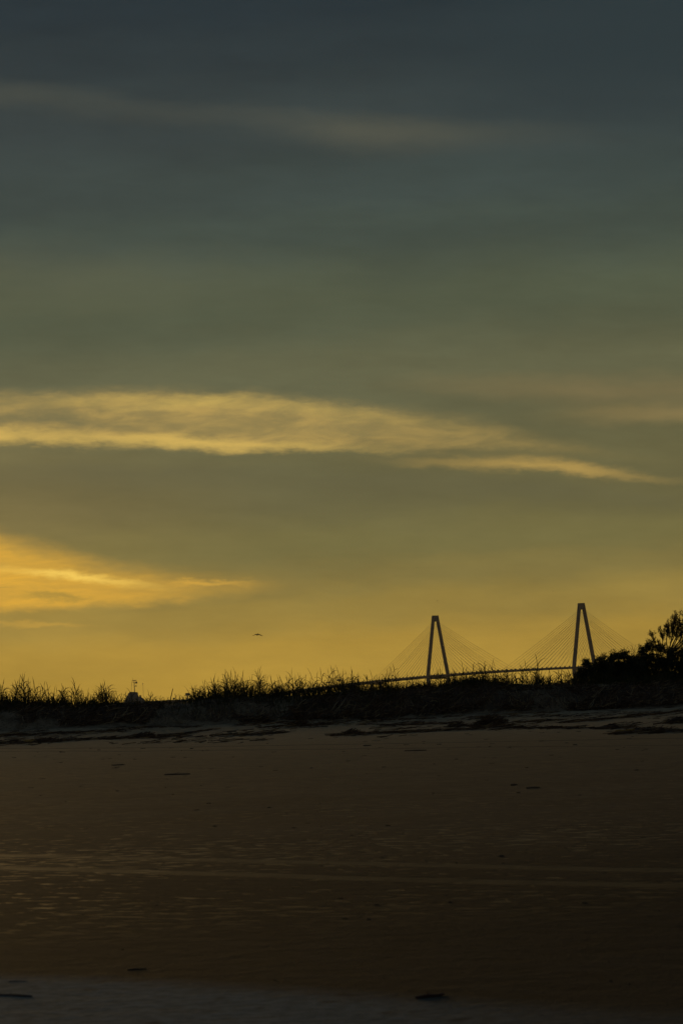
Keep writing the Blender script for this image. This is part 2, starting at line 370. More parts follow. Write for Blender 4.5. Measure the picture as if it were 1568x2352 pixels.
# pale drier sand nearest the viewer
s_, _a = lineco((0, 2236), (1568, 2326))
dry = t.m('MULTIPLY', t.ss(-0.7, 1.6, px_, 1.0, 0.35), t.m('SUBTRACT', 1.0, t.ss(-0.55, 0.3, t.m('ADD', s_, t.m('MULTIPLY', wob, 1.1)))))
upper = t.ss(84.0, 125.0, py_)
moist = t.mix(t.ss(0.3, 0.7, lo_n), (0.085, 0.060, 0.036, 1), (0.13, 0.095, 0.058, 1))
moist = t.mix(t.ss(29.0, 56.0, py_, 1.0, 0.0), moist, (0.044, 0.036, 0.027, 1))
moist = t.mix(t.ss(45.0, 100.0, py_), moist, (0.23, 0.17, 0.10, 1))
moist = t.mix(upper, moist, (0.38, 0.285, 0.175, 1))
speck = t.ss(0.62, 0.72, t.noise(t.xyz(t.m('MULTIPLY', px_, 5.0), t.m('MULTIPLY', py_, 1.8), 2.0), 1.0, 3, 0.6))
moist = t.mix(t.m('MULTIPLY', speck, 0.45), moist, (0.05, 0.04, 0.03, 1))
moist = t.mix(t.m('MULTIPLY', rut, 0.9), moist, (0.045, 0.038, 0.03, 1))  # shading inside the ruts put into the sand colour, besides the bump
moist = t.mix(t.m('MULTIPLY', tr2, 0.6), moist, (0.04, 0.034, 0.028, 1))
fine = t.noise(t.xyz(t.m('MULTIPLY', sh_a, 1.3), t.m('MULTIPLY', sh_s, 3.4), 6.0), 1.0, 6, 0.75)
moist = t.mix(1.0, moist, t.ramp(fine, [(0.3, 0.6), (0.7, 1.4)]), 'MULTIPLY')
pale = t.mix(t.ss(0.35, 0.65, hi_n), (0.19, 0.195, 0.175, 1), (0.33, 0.335, 0.305, 1))
pale = t.mix(t.ss(0.58, 0.7, t.noise(P, 3.3, 4, 0.6)), pale, (0.12, 0.11, 0.09, 1))
moist = t.mix(t.m('MULTIPLY', t.m('MAXIMUM', glinting, t.m('MULTIPLY', tr, 0.8)), 0.85), moist, (0.33, 0.205, 0.07, 1))  # amber sky glints of hollows and tracks put into the base colour
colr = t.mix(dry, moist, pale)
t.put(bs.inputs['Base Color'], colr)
shine = t.m('MAXIMUM', glinting, t.m('MULTIPLY', tr, 0.9))
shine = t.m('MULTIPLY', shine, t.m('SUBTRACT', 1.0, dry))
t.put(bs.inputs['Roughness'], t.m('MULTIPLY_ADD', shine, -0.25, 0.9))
t.put(bs.inputs['Specular IOR Level'], t.m('MULTIPLY', t.m('MULTIPLY', t.m('MULTIPLY_ADD', shine, 0.12, 0.15), t.ss(29.0, 48.0, py_, 0.25, 1.0)), t.m('MULTIPLY_ADD', dry, -0.7, 1.0)))
hgt = t.m('ADD', t.m('MULTIPLY', hi_n, 0.5), t.m('MULTIPLY', t.noise(P, 2.6, 3), 0.8))
hgt = t.m('ADD', hgt, t.m('MULTIPLY', t.noise(P, 38.0, 3, 0.7), 0.22))
hgt = t.m('ADD', hgt, t.m('MULTIPLY', fine, 0.5))
hgt = t.m('SUBTRACT', hgt, t.m('MULTIPLY', rut, 0.8))
hgt = t.m('MULTIPLY', hgt, t.m('MULTIPLY_ADD', shine, -0.92, 1.0))
t.put(bs.inputs['Normal'], t.bump(hgt, 0.9, 0.05))

beach = grid('beach', XS, YS1, Hf, sand); tag(beach, kind='structure', label='wide flat damp beach with tyre tracks and scattered wet hollows, their gold sheen put into the sand colour')

dsand, t, bs = material('dune_sand')
g = dsand.node_tree.nodes.new('ShaderNodeNewGeometry'); P = g.outputs['Position']
n1 = t.noise(P, 1.3, 5, 0.6); n2 = t.noise(P, 12, 4, 0.65)
c = t.mix(t.ss(0.35, 0.65, n1), (0.16, 0.118, 0.075, 1), (0.31, 0.24, 0.155, 1))
c = t.mix(t.ss(0.5, 0.7, n2), c, (0.07, 0.05, 0.032, 1))
t.put(bs.inputs['Base Color'], c); bs.inputs['Roughness'].default_value = 0.95; bs.inputs['Specular IOR Level'].default_value = 0.1
t.put(bs.inputs['Normal'], t.bump(t.m('ADD', n1, t.m('MULTIPLY', n2, 0.3)), 0.6, 0.05))
dune = grid('dune', XS, YS2, Hf, dsand); tag(dune, kind='structure', label='low eroded sand dune along the back of the beach')

wm, t, bs = material('harbour_water')
bs.inputs['Base Color'].default_value = (0.02, 0.03, 0.03, 1); bs.inputs['Roughness'].default_value = 0.12
g = wm.node_tree.nodes.new('ShaderNodeNewGeometry')
t.put(bs.inputs['Normal'], t.bump(t.noise(g.outputs['Position'], 0.4, 5), 0.5, 0.2))
wb = MB(); WL = -1.6
wb.v = [(-30000, -30000, WL), (30000, -30000, WL), (30000, 40000, WL), (-30000, 40000, WL)]; wb.f = [(0, 1, 2, 3)]
tag(wb.build('water', wm), kind='structure', label='harbour water behind the dune')

# ------------------------------------------------------------------ plant and straw materials
def plantmat(name, ramp, rough=0.6, trans=0.35, spec=0.3):
    m, t, bs = material(name)
    g = m.node_tree.nodes.new('ShaderNodeNewGeometry')
    c = t.ramp(g.outputs['Random Per Island'], ramp)
    t.put(bs.inputs['Base Color'], c); bs.inputs['Roughness'].default_value = rough; bs.inputs['Specular IOR Level'].default_value = spec
    if trans:
        tl = m.node_tree.nodes.new('ShaderNodeBsdfTranslucent'); t.put(tl.inputs[0], c)
        mx = m.node_tree.nodes.new('ShaderNodeMixShader'); mx.inputs[0].default_value = trans
        L = m.node_tree.links; L.new(bs.outputs[0], mx.inputs[1]); L.new(tl.outputs[0], mx.inputs[2])
        L.new(mx.outputs[0], m.node_tree.nodes['Material Output'].inputs[0])
    return m
grass_m = plantmat('grass_blade', [(0, (0.04, 0.055, 0.014, 1)), (0.5, (0.07, 0.08, 0.02, 1)), (0.8, (0.10, 0.085, 0.03, 1)), (1, (0.16, 0.115, 0.05, 1))], 0.5, 0.4)
leaf_m = plantmat('shrub_leaf', [(0, (0.02, 0.032, 0.010, 1)), (0.6, (0.035, 0.05, 0.014, 1)), (1, (0.06, 0.06, 0.02, 1))], 0.55, 0.12)
straw_m = plantmat('dead_straw', [(0, (0.045, 0.026, 0.014, 1)), (0.5, (0.11, 0.060, 0.030, 1)), (0.84, (0.19, 0.11, 0.052, 1)), (0.92, (0.4, 0.28, 0.14, 1)), (1, (0.5, 0.38, 0.2, 1))], 0.4, 0.0, 0.5)
bark_m = simple('bark', (0.045, 0.034, 0.026), 0.9, 0.4, 8.0, 0.2)
drift_m = simple('driftwood', (0.085, 0.06, 0.045), 0.75, 0.4, 9.0, 0.3)
rock_m = simple('dark_debris', (0.05, 0.04, 0.03), 0.8, 0.4, 14.0, 0.3)

rng = random.Random(3)
def ribbon(mb, pts, wid):          # a blade with a flattened three sided section
    b = len(mb.v); L = len(pts)
    tw_ = rng.uniform(0, 3.1)
    for k, p in enumerate(pts):
        t_ = (pts[min(k + 1, L - 1)] - pts[max(k - 1, 0)])
        if t_.length < 1e-6: t_ = Vector((0, 0, 1))
        t_.normalize()
        a = t_.cross(Vector((math.cos(tw_), math.sin(tw_), 0.35))).normalized(); c = a.cross(t_)
        w_ = wid[k] * 0.5
        mb.v += [tuple(p + a * w_), tuple(p + c * w_ * 0.9), tuple(p - a * w_ * 0.9 - c * w_ * 0.3)]
    for k in range(L - 1):
        for i in range(3):
            j = (i + 1) % 3
            mb.f.append((b + 3 * k + i, b + 3 * k + j, b + 3 * k + 3 + j, b + 3 * k + 3 + i))
def blade(mb, base, az, lean, length, droop, width, n=6):
    h = Vector((math.cos(az), math.sin(az), 0)); pts = [base.copy()]; a = lean; p = base.copy()
    for k in range(n):
        s = (k + 0.5) / n
        ang = a + droop * s * s
        p = p + (h * math.sin(ang) + Vector((0, 0, math.cos(ang)))) * (length / n)
        pts.append(p.copy())
    ribbon(mb, pts, [1.35 * width * (0.55 + 0.9 * s if s < .4 else 0.91 * (1 - ((s - .4) / .6) ** 1.6) + 0.06) for s in [k / n for k in range(n + 1)]])
def plant(mb, x, y, h, z=None):
    base = Vector((x, y, (Hs(x, y) if z is None else z) - 0.03))
    az = rng.uniform(0, 6.28); lean = rng.uniform(0.0, 0.16)
    hs = h * rng.uniform(0.5, 0.78); n = 5; p = base.copy(); pts = [p.copy()]
    for k in range(n):
        a = lean * (0.5 + k / n)
        p = p + Vector((math.cos(az) * math.sin(a), math.sin(az) * math.sin(a), math.cos(a))) * (hs / n); pts.append(p.copy())
    ribbon(mb, pts, [0.028 - 0.01 * k / n for k in range(n + 1)])
    nl = rng.randint(3, 6); az0 = rng.choice((0, 3.14)) + rng.uniform(-.7, .7)
    for k in range(nl):
        s = 0.15 + 0.85 * k / (nl - 1); q = s * n; i = min(int(q), n - 1)
        bp = pts[i].lerp(pts[i + 1], q - i)
        la = az0 + (k % 2) * 3.14 + rng.uniform(-.8, .8)
        ln = h * rng.uniform(0.32, 0.55) * (1.0 if s < .8 else 0.85)
        if s > 0.9: blade(mb, bp, la, rng.uniform(0.02, 0.2), h - hs + rng.uniform(-.06, .1) * h, rng.uniform(0, 0.7), 0.019)
        else: blade(mb, bp, la, rng.uniform(0.15, 0.55), ln, rng.uniform(0.7, 2.4), rng.uniform(0.016, 0.026))

# ------------------------------------------------------------------ dune grass: height in photo pixels and plants per metre along the dune
MPX = (TOE + 2.5) / FPX
prof = [(-700, 62, 26), (-60, 60, 26), (0, 50, 34), (45, 62, 40), (75, 58, 40), (120, 42, 34), (170, 50, 34), (215, 44, 34), (240, 56, 40), (262, 40, 30), (285, 40, 16), (310, 30, 9), (345, 34, 12), (380, 24, 7), (420, 24, 12),
        (445, 44, 30), (480, 42, 30), (505, 52, 34), (560, 54, 34), (620, 52, 36), (690, 54, 36), (740, 50, 34), (790, 50, 32), (830, 38, 30), (860, 40, 22), (885, 52, 30), (915, 48, 22), (935, 26, 10),
        (970, 38, 14), (1000, 30, 10), (1030, 38, 16), (1055, 50, 34), (1100, 46, 30), (1140, 46, 26), (1165, 38, 16), (1185, 36, 12), (1215, 40, 20), (1245, 46, 34), (1268, 30, 16), (1290, 42, 14), (1320, 46, 18), (1420, 40, 16), (1568, 44, 20), (2200, 46, 22)]
fx = [p[0] for p in prof]
gm = MB()
px = -560.0
while px < 2130:
    hpx = np.interp(px, fx, [p[1] for p in prof]); den = np.interp(px, fx, [p[2] for p in prof])
    if not (0 <= px <= 1568): den *= 0.5
    px += 1.35 / (den * MPX) * rng.expovariate(1.0)
    clump = 0.45 + 0.5 * (float(vnoise(px * 0.05, 0.3, 77)) + 0.5) + 0.45 * (float(vnoise(px * 0.2, 0.3, 78)) + 0.5)
    Y = TOE + rng.uniform(1.7, 5.2)
    X = at_depth(px, 1590, Y).x
    h = hpx * MPX * clump * rng.uniform(0.55, 1.3)
    plant(gm, X, Y, max(0.22, h))
# tall single stalks seen against the sky
for qx, hp in ((50, 78), (64, 66), (110, 58), (243, 66), (302, 66), (560, 66), (640, 58), (720, 70), (744, 66), (778, 66), (808, 56), (858, 54), (900, 66), (912, 64), (1062, 62), (1090, 56), (1135, 62), (1232, 78), (1240, 66), (1290, 50), (1180, 42), (520, 60), (668, 54), (704, 60)):
    Y = TOE + 2.4; plant(gm, at_depth(qx, 1590, Y).x, Y, hp * MPX * 1.02)
# loose upright blades between the stalks
n = 0
while n < 2600:
    px = rng.uniform(-560, 2130); den = np.interp(px, fx, [p[2] for p in prof])
    if rng.random() * 34 > den: continue
    Y = TOE + rng.uniform(1.6, 4.6); X = at_depth(px, 1600, Y).x; hb = np.interp(px, fx, [p[1] for p in prof]) * MPX
    blade(gm, Vector((X, Y, Hs(X, Y) - 0.02)), rng.uniform(0, 6.28), rng.uniform(0.0, 0.3), hb * (.55 + .8 * (float(vnoise(px * 0.07, 5.3, 79)) + .5)) * rng.uniform(.45, 1.0), rng.uniform(0.1, 1.9), rng.uniform(0.013, 0.02), 6)
    n += 1
# short growth at the feet of the stalks and down the front of the bank
n = 0
while n < 7600:
    px = rng.uniform(-560, 2130); den = np.interp(px, fx, [p[2] for p in prof])
    if rng.random() * 34 > den: continue
    front = rng.random() < 0.25
    Y = TOE + (rng.uniform(0.5, 1.6) if front else rng.uniform(1.5, 5.0)); X = at_depth(px, 1600, Y).x
    if front and float(vnoise(X * 0.8, 0.5, 55)) < 0.08: n += 1; continue
    b = Vector((X, Y, Hs(X, Y) - 0.02))
    blade(gm, b, rng.uniform(0, 6.28), rng.uniform(0.0, 0.5), rng.uniform(0.14, 0.46), rng.uniform(0.2, 1.8), rng.uniform(0.012, 0.022), 4)
    n += 1
tag(gm.build('dune_grass', grass_m), kind='stuff', label='dark ragged dune grass silhouetted along the dune top')

# ------------------------------------------------------------------ wrack: dead reed straw
def straw(mb, x, y, L, yaw, pitch=0.0, lift=0.01, r=0.008, drape=True):
    d = Vector((math.cos(yaw), math.sin(yaw), 0)); n = 3 if L > 0.22 else 2
    pts = []
    bend = rng.uniform(-.12, .12) * L; side = Vector((-d.y, d.x, 0))
    for k in range(n + 1):
        s = k / n - 0.5
        p = Vector((x, y, 0)) + d * (s * L) + side * (bend * (1 - 4 * s * s))
        p.z = Hs(p.x, p.y) + lift + (k / n) * L * math.sin(pitch)
        pts.append(p)
    ribbon(mb, pts, [r * 2] * (n + 1))
sm = MB()
# on the bank: matted sheets hanging from the lip, bare sand left between them
n = 0
while n < 12000:
    X = rng.uniform(-17, 17); s = rng.random(); Y = TOE + 0.05 + 3.0 * s * s + rng.uniform(-.1, .25)
    k = float(vnoise(X * 0.33, Y * 0.45, 91)) + 0.5 * float(vnoise(X * 1.1, Y * 1.1, 92)) + (0.26 if X > 1 else 0.15)
    if k < 0.09: n += 0.35; continue
    if Y < TOE + 1.5: straw(sm, X, Y, rng.uniform(.15, .6), rng.gauss(0.5, 0.9), rng.uniform(-.1, .35), rng.uniform(.01, .14), rng.uniform(.007, .014))
    else: straw(sm, X, Y, rng.uniform(.15, .7), rng.gauss(0, 0.6), rng.uniform(-.1, .3), rng.uniform(.01, .08), rng.uniform(.005, .011))
    n += 1
for _ in range(5200):
    X = rng.uniform(-17, 17); Y = TOE + rng.uniform(.1, 1.9)
    if float(vnoise(X * 0.5, 7.7, 93)) + .5 * float(vnoise(X * 1.7, Y, 94)) < -.12: continue
    straw(sm, X, Y, rng.uniform(.12, .5), rng.gauss(1.57, .6), rng.uniform(-.1, .2), rng.uniform(.01, .1), rng.uniform(.006, .012))
# drift lines on the upper beach
lines = [[(0, 1708), (98, 1705), (224, 1699), (308, 1697), (364, 1694), (445, 1684)], [(0, 1692), (150, 1684), (280, 1679)], [(376, 1690), (440, 1684), (490, 1676)],
         [(491, 1690), (570, 1690), (656, 1684)], [(600, 1672), (700, 1668), (760, 1664)], [(760, 1690), (817, 1690), (887, 1684)], [(887, 1685), (1000, 1680), (1116, 1675)], [(880, 1668), (960, 1664), (1050, 1662)],
         [(1040, 1668), (1129, 1672), (1230, 1674), (1350, 1674)], [(1290, 1662), (1347, 1657), (1450, 1648), (1568, 1632)], [(1200, 1660), (1280, 1655)], [(1414, 1686), (1500, 1684), (1568, 1681)], [(1380, 1675), (1450, 1672)], [(-200, 1720), (0, 1708)], [(1568, 1681), (1800, 1672)]]
for ln in lines:
    g_ = [ground(*p, lo=70) for p in ln]
    for a, b in zip(g_, g_[1:]):
        L = (b - a).length; yaw0 = math.atan2(b.y - a.y, b.x - a.x)
        if yaw0 > 1.57: yaw0 -= 3.14
        for _ in range(int(60 * abs(b.x - a.x)) + 6):
            p = a.lerp(b, rng.random())
            straw(sm, p.x + rng.gauss(0, .12), p.y + rng.gauss(0, .55), rng.uniform(.1, .5), yaw0 * .3 + rng.gauss(0, .35), rng.uniform(0, .12), rng.uniform(.0, .04), rng.uniform(.006, .013))
for _ in range(3600):
    px, py = rng.uniform(-300, 1860), rng.uniform(0, 1) ; y0 = np.interp(px, [p[0] for p in toe_px], [p[1] for p in toe_px])
    p = ground(px, y0 + 2 + 40 * py * py, lo=80)
    if float(vnoise(p.x * 0.6, p.y * 0.2, 61)) < -0.05: continue
    straw(sm, p.x, p.y, rng.uniform(.08, .5), rng.gauss(0, .45), rng.uniform(0, .15), rng.uniform(0, .025), rng.uniform(.005, .012))
tag(sm.build('wrack', straw_m), kind='stuff', label='dead reed straw matted over the bank and drifted in lines on the upper beach')
# fine litter on the open sand
lm = MB()
for _ in range(170):
    Y = 22 + 88 * rng.random() ** 0.6; X = rng.uniform(-0.11, 0.11) * Y
    straw(lm, X, Y, Y * rng.uniform(.0004, .0016), rng.gauss(0, .5), 0, 0.002, Y * rng.uniform(.00004, .0001))
tag(lm.build('beach_litter', rock_m), kind='stuff', label='specks of dark plant litter strewn over the open sand')

# ------------------------------------------------------------------ single heaps of wrack
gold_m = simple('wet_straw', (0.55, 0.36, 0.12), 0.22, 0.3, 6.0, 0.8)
def heap(px, py, wpx, hgt, label, count=130, gold=0):
    c = ground(px, py, lo=70); mpx = c.y / FPX; wd = wpx * mpx
    mb = MB()
    for _ in range(count):
        a = max(-1, min(1, rng.gauss(0, .45))); top = hgt * (1 - a * a)
        d = Vector((math.cos(y_ := rng.gauss(0, .5)), math.sin(y_), rng.uniform(-.1, .5))).normalized(); L = rng.uniform(.12, .45)
        x = c.x + a * wd * .5; y = c.y + rng.gauss(0, .16)
        m_ = Vector((x, y, Hs(x, y) + 0.01 + top * rng.random()))
        mb_pts = [m_ - d * L * .5, m_ + Vector((0, 0, rng.uniform(-.02, .02))), m_ + d * L * .5]
        for q in mb_pts: q.z = max(q.z, Hs(q.x, q.y) + .005)
        ribbon(mb, [q - c for q in mb_pts], [rng.uniform(.012, .024)] * 3)
    o = mb.build('wrack_heap', straw_m, loc=c)
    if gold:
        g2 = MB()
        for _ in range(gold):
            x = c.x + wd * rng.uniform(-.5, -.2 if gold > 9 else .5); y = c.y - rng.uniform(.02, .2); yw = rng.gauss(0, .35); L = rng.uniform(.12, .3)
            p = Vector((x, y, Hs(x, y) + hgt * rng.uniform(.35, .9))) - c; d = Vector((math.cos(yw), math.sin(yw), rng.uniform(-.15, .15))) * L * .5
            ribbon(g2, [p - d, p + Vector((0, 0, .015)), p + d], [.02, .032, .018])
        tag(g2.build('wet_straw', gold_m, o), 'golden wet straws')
    tag(o, label, 'wrack heap', 'heaps of drifted wrack on the upper beach')
heap(1128, 1668, 80, .34, 'largest dark wrack heap, bristling with upright straws, below the gap between the bridge towers', 300)
heap(682, 1668, 62, .17, 'loose brown straw heap on the slope, left of picture centre', 180)
heap(805, 1686, 40, .10, 'small low black wrack lump on the sand near picture centre')
heap(1047, 1670, 34, .12, 'small domed black wrack lump left of the largest bristling heap')
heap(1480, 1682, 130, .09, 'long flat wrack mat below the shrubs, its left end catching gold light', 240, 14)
heap(1400, 1674, 50, .08, 'low dark wrack lump just above the long flat mat under the shrubs')
heap(1552, 1662, 50, .15, 'dark wrack lump at the right edge under the leafless tree')
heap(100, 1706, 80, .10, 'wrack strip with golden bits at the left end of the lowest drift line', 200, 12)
heap(330, 1692, 70, .09, 'dark wrack clump in the lowest drift line below the distant ship', 160)

# ------------------------------------------------------------------ sticks and lumps lying on the open beach
def stick(px0, py0, px1, py1, r, label, mat=drift_m, lift=0.4):
    a, b = ground(px0, py0), ground(px1, py1)
    yb = (a.y + b.y) / 2
    c = (a + b) / 2; mb = MB(); pts = []
    n = 7; d = b - a; L = d.length; sd_ = Vector((-d.y, d.x, 0)).normalized()
    for k in range(n + 1):
        s = k / n; p = a.lerp(b, s) + sd_ * (math.sin(s * 5) * 0.02 * L) ; p.z = Hs(p.x, p.y) + r * (0.6 + lift * abs(math.sin(s * 4.0 + px0)))
        pts.append(p - c)
    mb.tube(pts, [r * (0.55 + 0.6 * math.sin(math.pi * min(1, k / n * .8 + .15))) * rng.uniform(.85, 1.15) for k in range(n + 1)], 7)
    kn = pts[3]; mb.tube([kn, kn + Vector((rng.uniform(-.3, .3), rng.uniform(-.3, .1), .5)).normalized() * r * 3.2], [r * .5, r * .25], 5)
    o = mb.build('driftwood_stick', mat, smooth=True, loc=c)
    tag(o, label, 'stick', 'sticks lying on the beach')
stick(377, 1781, 437, 1779, 0.0121, 'longest thin dark stick lying flat on the open sand, left of centre')
stick(256, 1759, 286, 1757.5, 0.0110, 'short crooked stick up the beach from the longest stick')
stick(929, 1726, 980, 1724, 0.0110, 'thin stick lying just below the dark rut, right of centre')
stick(834, 1714, 852, 1713, 0.0110, 'very short stick beside the dark rut near picture centre')
stick(1208, 1812, 1238, 1810, 0.0099, 'tilted thin stick on the empty sand under the right bridge tower')
stick(1173, 1805, 1187, 1804, 0.0110, 'tiny stub of stick left of the tilted thin stick')
stick(955, 2296, 1018, 2289, 0.0088, 'thick reddish brown driftwood piece nearest the viewer, right of centre', simple('red_driftwood', (0.075, 0.032, 0.022), 0.7, 0.4, 12, .3))
stick(-20, 2287, 76, 2292, 0.0060, 'dark stick on the pale sand at the lower left edge')
stick(292, 2230, 336, 2227, 0.0039, 'thin twig at the upper edge of the pale sand')
stick(20, 2257, 62, 2255, 0.0022, 'faint hair-thin twig on the pale sand above the dark edge stick')

def lump(px, py, r, label):
    r *= 0.7
    c = ground(px, py); mb = MB(); n = 9; rings = []
    s0 = rng.uniform(0, 9)
    for k in range(5):
        f = k / 4; rr = r * (math.cos(f * 1.45) ** .7); rings.append([Vector((1.5 * rr * math.cos(q) * (1 + .25 * math.sin(3 * q + s0)), rr * math.sin(q) * (1 + .2 * math.sin(2 * q + s0)), r * .75 * math.sin(f * 1.5) - .2 * r)) for q in [2 * math.pi * i / n for i in range(n)]])
    mb.loft(rings); o = mb.build('debris_lump', rock_m, smooth=True, loc=c)
    tag(o, label, 'debris', 'small dark lumps scattered on the sand')
lump(1150, 1968, .030, 'largest dark lump on the open sand, just above the tyre tracks on the right')
lump(1155, 1984, .014, 'tiny dark lump directly under the largest lump')
com = 'small dark lump of debris lying alone on the bare sand'
for q in ((492, 1899, .028), (618, 1856, .03), (1033, 2074, .018), (846, 2113, .016), (1342, 2076, .02), (1320, 1712, .05), (1048, 1745, .04), (440, 1720, .05), (556, 1706, .05), (1190, 1822, .03), (268, 1818, .03), (1462, 1770, .04), (715, 1765, .035), (865, 2080, .02), (94, 1828, .028), (1400, 2255, .012), (1445, 2262, .010)):
    lump(*q, com)

# stake standing in the grass
a = at_depth(386, 1616, TOE + 2.2); b = at_depth(397, 1582, TOE + 2.2); c = Vector((a.x, a.y, Hs(a.x, a.y) - .1))
mb = MB(); mb.tube([Vector((0, 0, 0)), (b - c) * .5 + Vector((.004, 0, 0)), b - c], [.02, .019, .014], 7)
tag(mb.build('stake', drift_m, loc=c), 'bare leaning stake standing among sparse grass right of the ship', 'stake')

# ------------------------------------------------------------------ shrubs and tree at the right
def limb(mb, p, d, L, r, depth, spread, tips, n=4, up=0.25):
    pts = [p.copy()]; rad = [r]; q = p.copy(); dd = d.copy()
    for k in range(n):
        dd = (dd + Vector((rng.gauss(0, .16), rng.gauss(0, .16), rng.gauss(0, .1) + up * .2))).normalized()
        q = q + dd * (L / n); pts.append(q.copy()); rad.append(max(.005, r * (1 - .45 * (k + 1) / n)))
    mb.tube(pts, rad, 5 if r > .01 else 3)
    if depth == 0: tips.append((q, dd)); return
    kids = rng.randint(2, 4)
    for _ in range(kids):
        k = rng.randint(max(1, n - 2), n) if _ else n
        v_ = (dd + Vector((rng.gauss(0, spread), rng.gauss(0, spread), rng.gauss(0, spread * .6) + up))).normalized()
        limb(mb, pts[k], v_, L * rng.uniform(.55, .85), rad[k] * rng.uniform(.55, .75), depth - 1, spread, tips, max(2, n - 1), up)
def leaves(mb, c, rad, count, size):
    for _ in range(count):
        v_ = Vector((rng.gauss(0, 1), rng.gauss(0, 1), rng.gauss(0, 1))).normalized() * (rng.random() ** .45)
        p = c + Vector((v_.x * rad[0], v_.y * rad[1], v_.z * rad[2]))
        a = Vector((rng.gauss(0, 1), rng.gauss(0, 1), rng.gauss(0, .7) + .4)).normalized(); s_ = Vector((rng.gauss(0, 1), rng.gauss(0, 1), rng.gauss(0, 1))).cross(a).normalized()
        L = size * rng.uniform(.6, 1.3); b = len(mb.v)
        mb.v += [tuple(p), tuple(p + a * L * .5 + s_ * L * .22), tuple(p + a * L), tuple(p + a * L * .5 - s_ * L * .22)]
        mb.f.append((b, b + 1, b + 2, b + 3))
def shrub(lobes, Y, label, base_px, dens=1.0, fill=True):
    bx = at_depth(base_px, 1575, Y).x; base = Vector((bx, Y, Hs(bx, Y) - .05)); root = empty('shrub', base)
    tag(root, label, 'shrub', 'shrubs crowding the right end of the dune')
    st = MB(); cr = MB(); mpx = Y / FPX
    if fill:
        for a_ in np.arange(min(l[0] - l[2] for l in lobes) + 8, max(l[0] + l[2] for l in lobes) - 4, 13):
            tp_ = min((l[1] - l[3] * math.sqrt(max(0, 1 - ((a_ - l[0]) / l[2]) ** 2)) for l in lobes if abs(a_ - l[0]) < l[2]), default=1560)
            h_ = 1578 - tp_ - 10
            if h_ > 22: lobes = lobes + [(a_, tp_ + 16 + h_ * .3, 15, h_ * .28), (a_ + 5, tp_ + 10 + h_ * .72, 16, h_ * .32)]
    for (lx, ly, rx, ry) in lobes:
        yj = rng.uniform(-.35, .35); c = at_depth(lx, ly, Y) + Vector((0, yj, 0)); rel = c - base
        rx *= mpx; ry *= mpx
        mid = rel * .5 + Vector((rng.uniform(-.08, .08), rng.uniform(-.08, .08), .04))
        st.tube([Vector((rng.uniform(-.06, .06), 0, 0)), mid, rel], [.028, .02, .008], 5)
        tips = []
        for _ in range(7):
            d = Vector((rng.gauss(0, 1), rng.gauss(0, .7), rng.gauss(.5, .7))).normalized(); limb(st, rel - d * .02, d, min(rx, ry) * .8, .008, 1, .5, tips, 3)
        nsub = 24                                       # leaf clumps scattered through the lobe
        for _ in range(nsub):
            v_ = Vector((rng.gauss(0, 1), rng.gauss(0, 1), rng.gauss(0, 1))).normalized() * (rng.random() ** .4)
            cc = rel + Vector((v_.x * rx * .82, v_.y * .45, v_.z * ry * .82))
            rr = rng.uniform(.07, .16) * min(1.0, .35 + min(rx, ry) * 1.3)
            leaves(cr, cc, (rr * 1.15, rr, rr * .85), int(48 * dens), .06)
        for q, d in tips: leaves(cr, q, (.07, .07, .07), 12, .05)
        leaves(cr, rel, (rx * .66, .4, ry * .66), int(2600 * rx * ry * dens) + 60, .075)
    st.build('stem', bark_m, root); cr.build('crown', leaf_m, root)
shrub([(1334, 1554, 19, 17), (1358, 1538, 20, 19), (1378, 1519, 16, 14), (1354, 1564, 36, 13), (1346, 1524, 11, 9)], TOE + 5.0, 'lowest leafy shrub at the foot of the right bridge tower', 1352)
shrub([(1396, 1520, 18, 18), (1413, 1509, 17, 14), (1433, 1507, 18, 14), (1451, 1520, 15, 17), (1466, 1536, 20, 24), (1420, 1545, 40, 30), (1400, 1560, 40, 20)], TOE + 6.0, 'rounded middle shrub of the dune thicket, right of the right bridge tower', 1428)
shrub([(1474, 1499, 18, 17), (1493, 1487, 19, 15), (1517, 1491, 17, 15), (1542, 1503, 20, 20), (1566, 1500, 22, 20), (1590, 1520, 30, 30), (1480, 1535, 36, 34), (1540, 1545, 46, 32), (1600, 1555, 40, 30)], TOE + 7.0, 'tall dense shrub at the right edge, beneath the leafless tree', 1520)
shrub([(1640, 1525, 36, 36), (1690, 1530, 36, 36), (1665, 1555, 50, 26)], TOE + 7.5, 'leafy shrub beyond the right edge of the picture', 1660)
shrub([(1068, 1568, 14, 7), (1085, 1567, 16, 8), (1098, 1568, 12, 6)], TOE + 4.6, 'low flat-topped shrub in the grass right of the left bridge tower', 1084, 1.0, False)

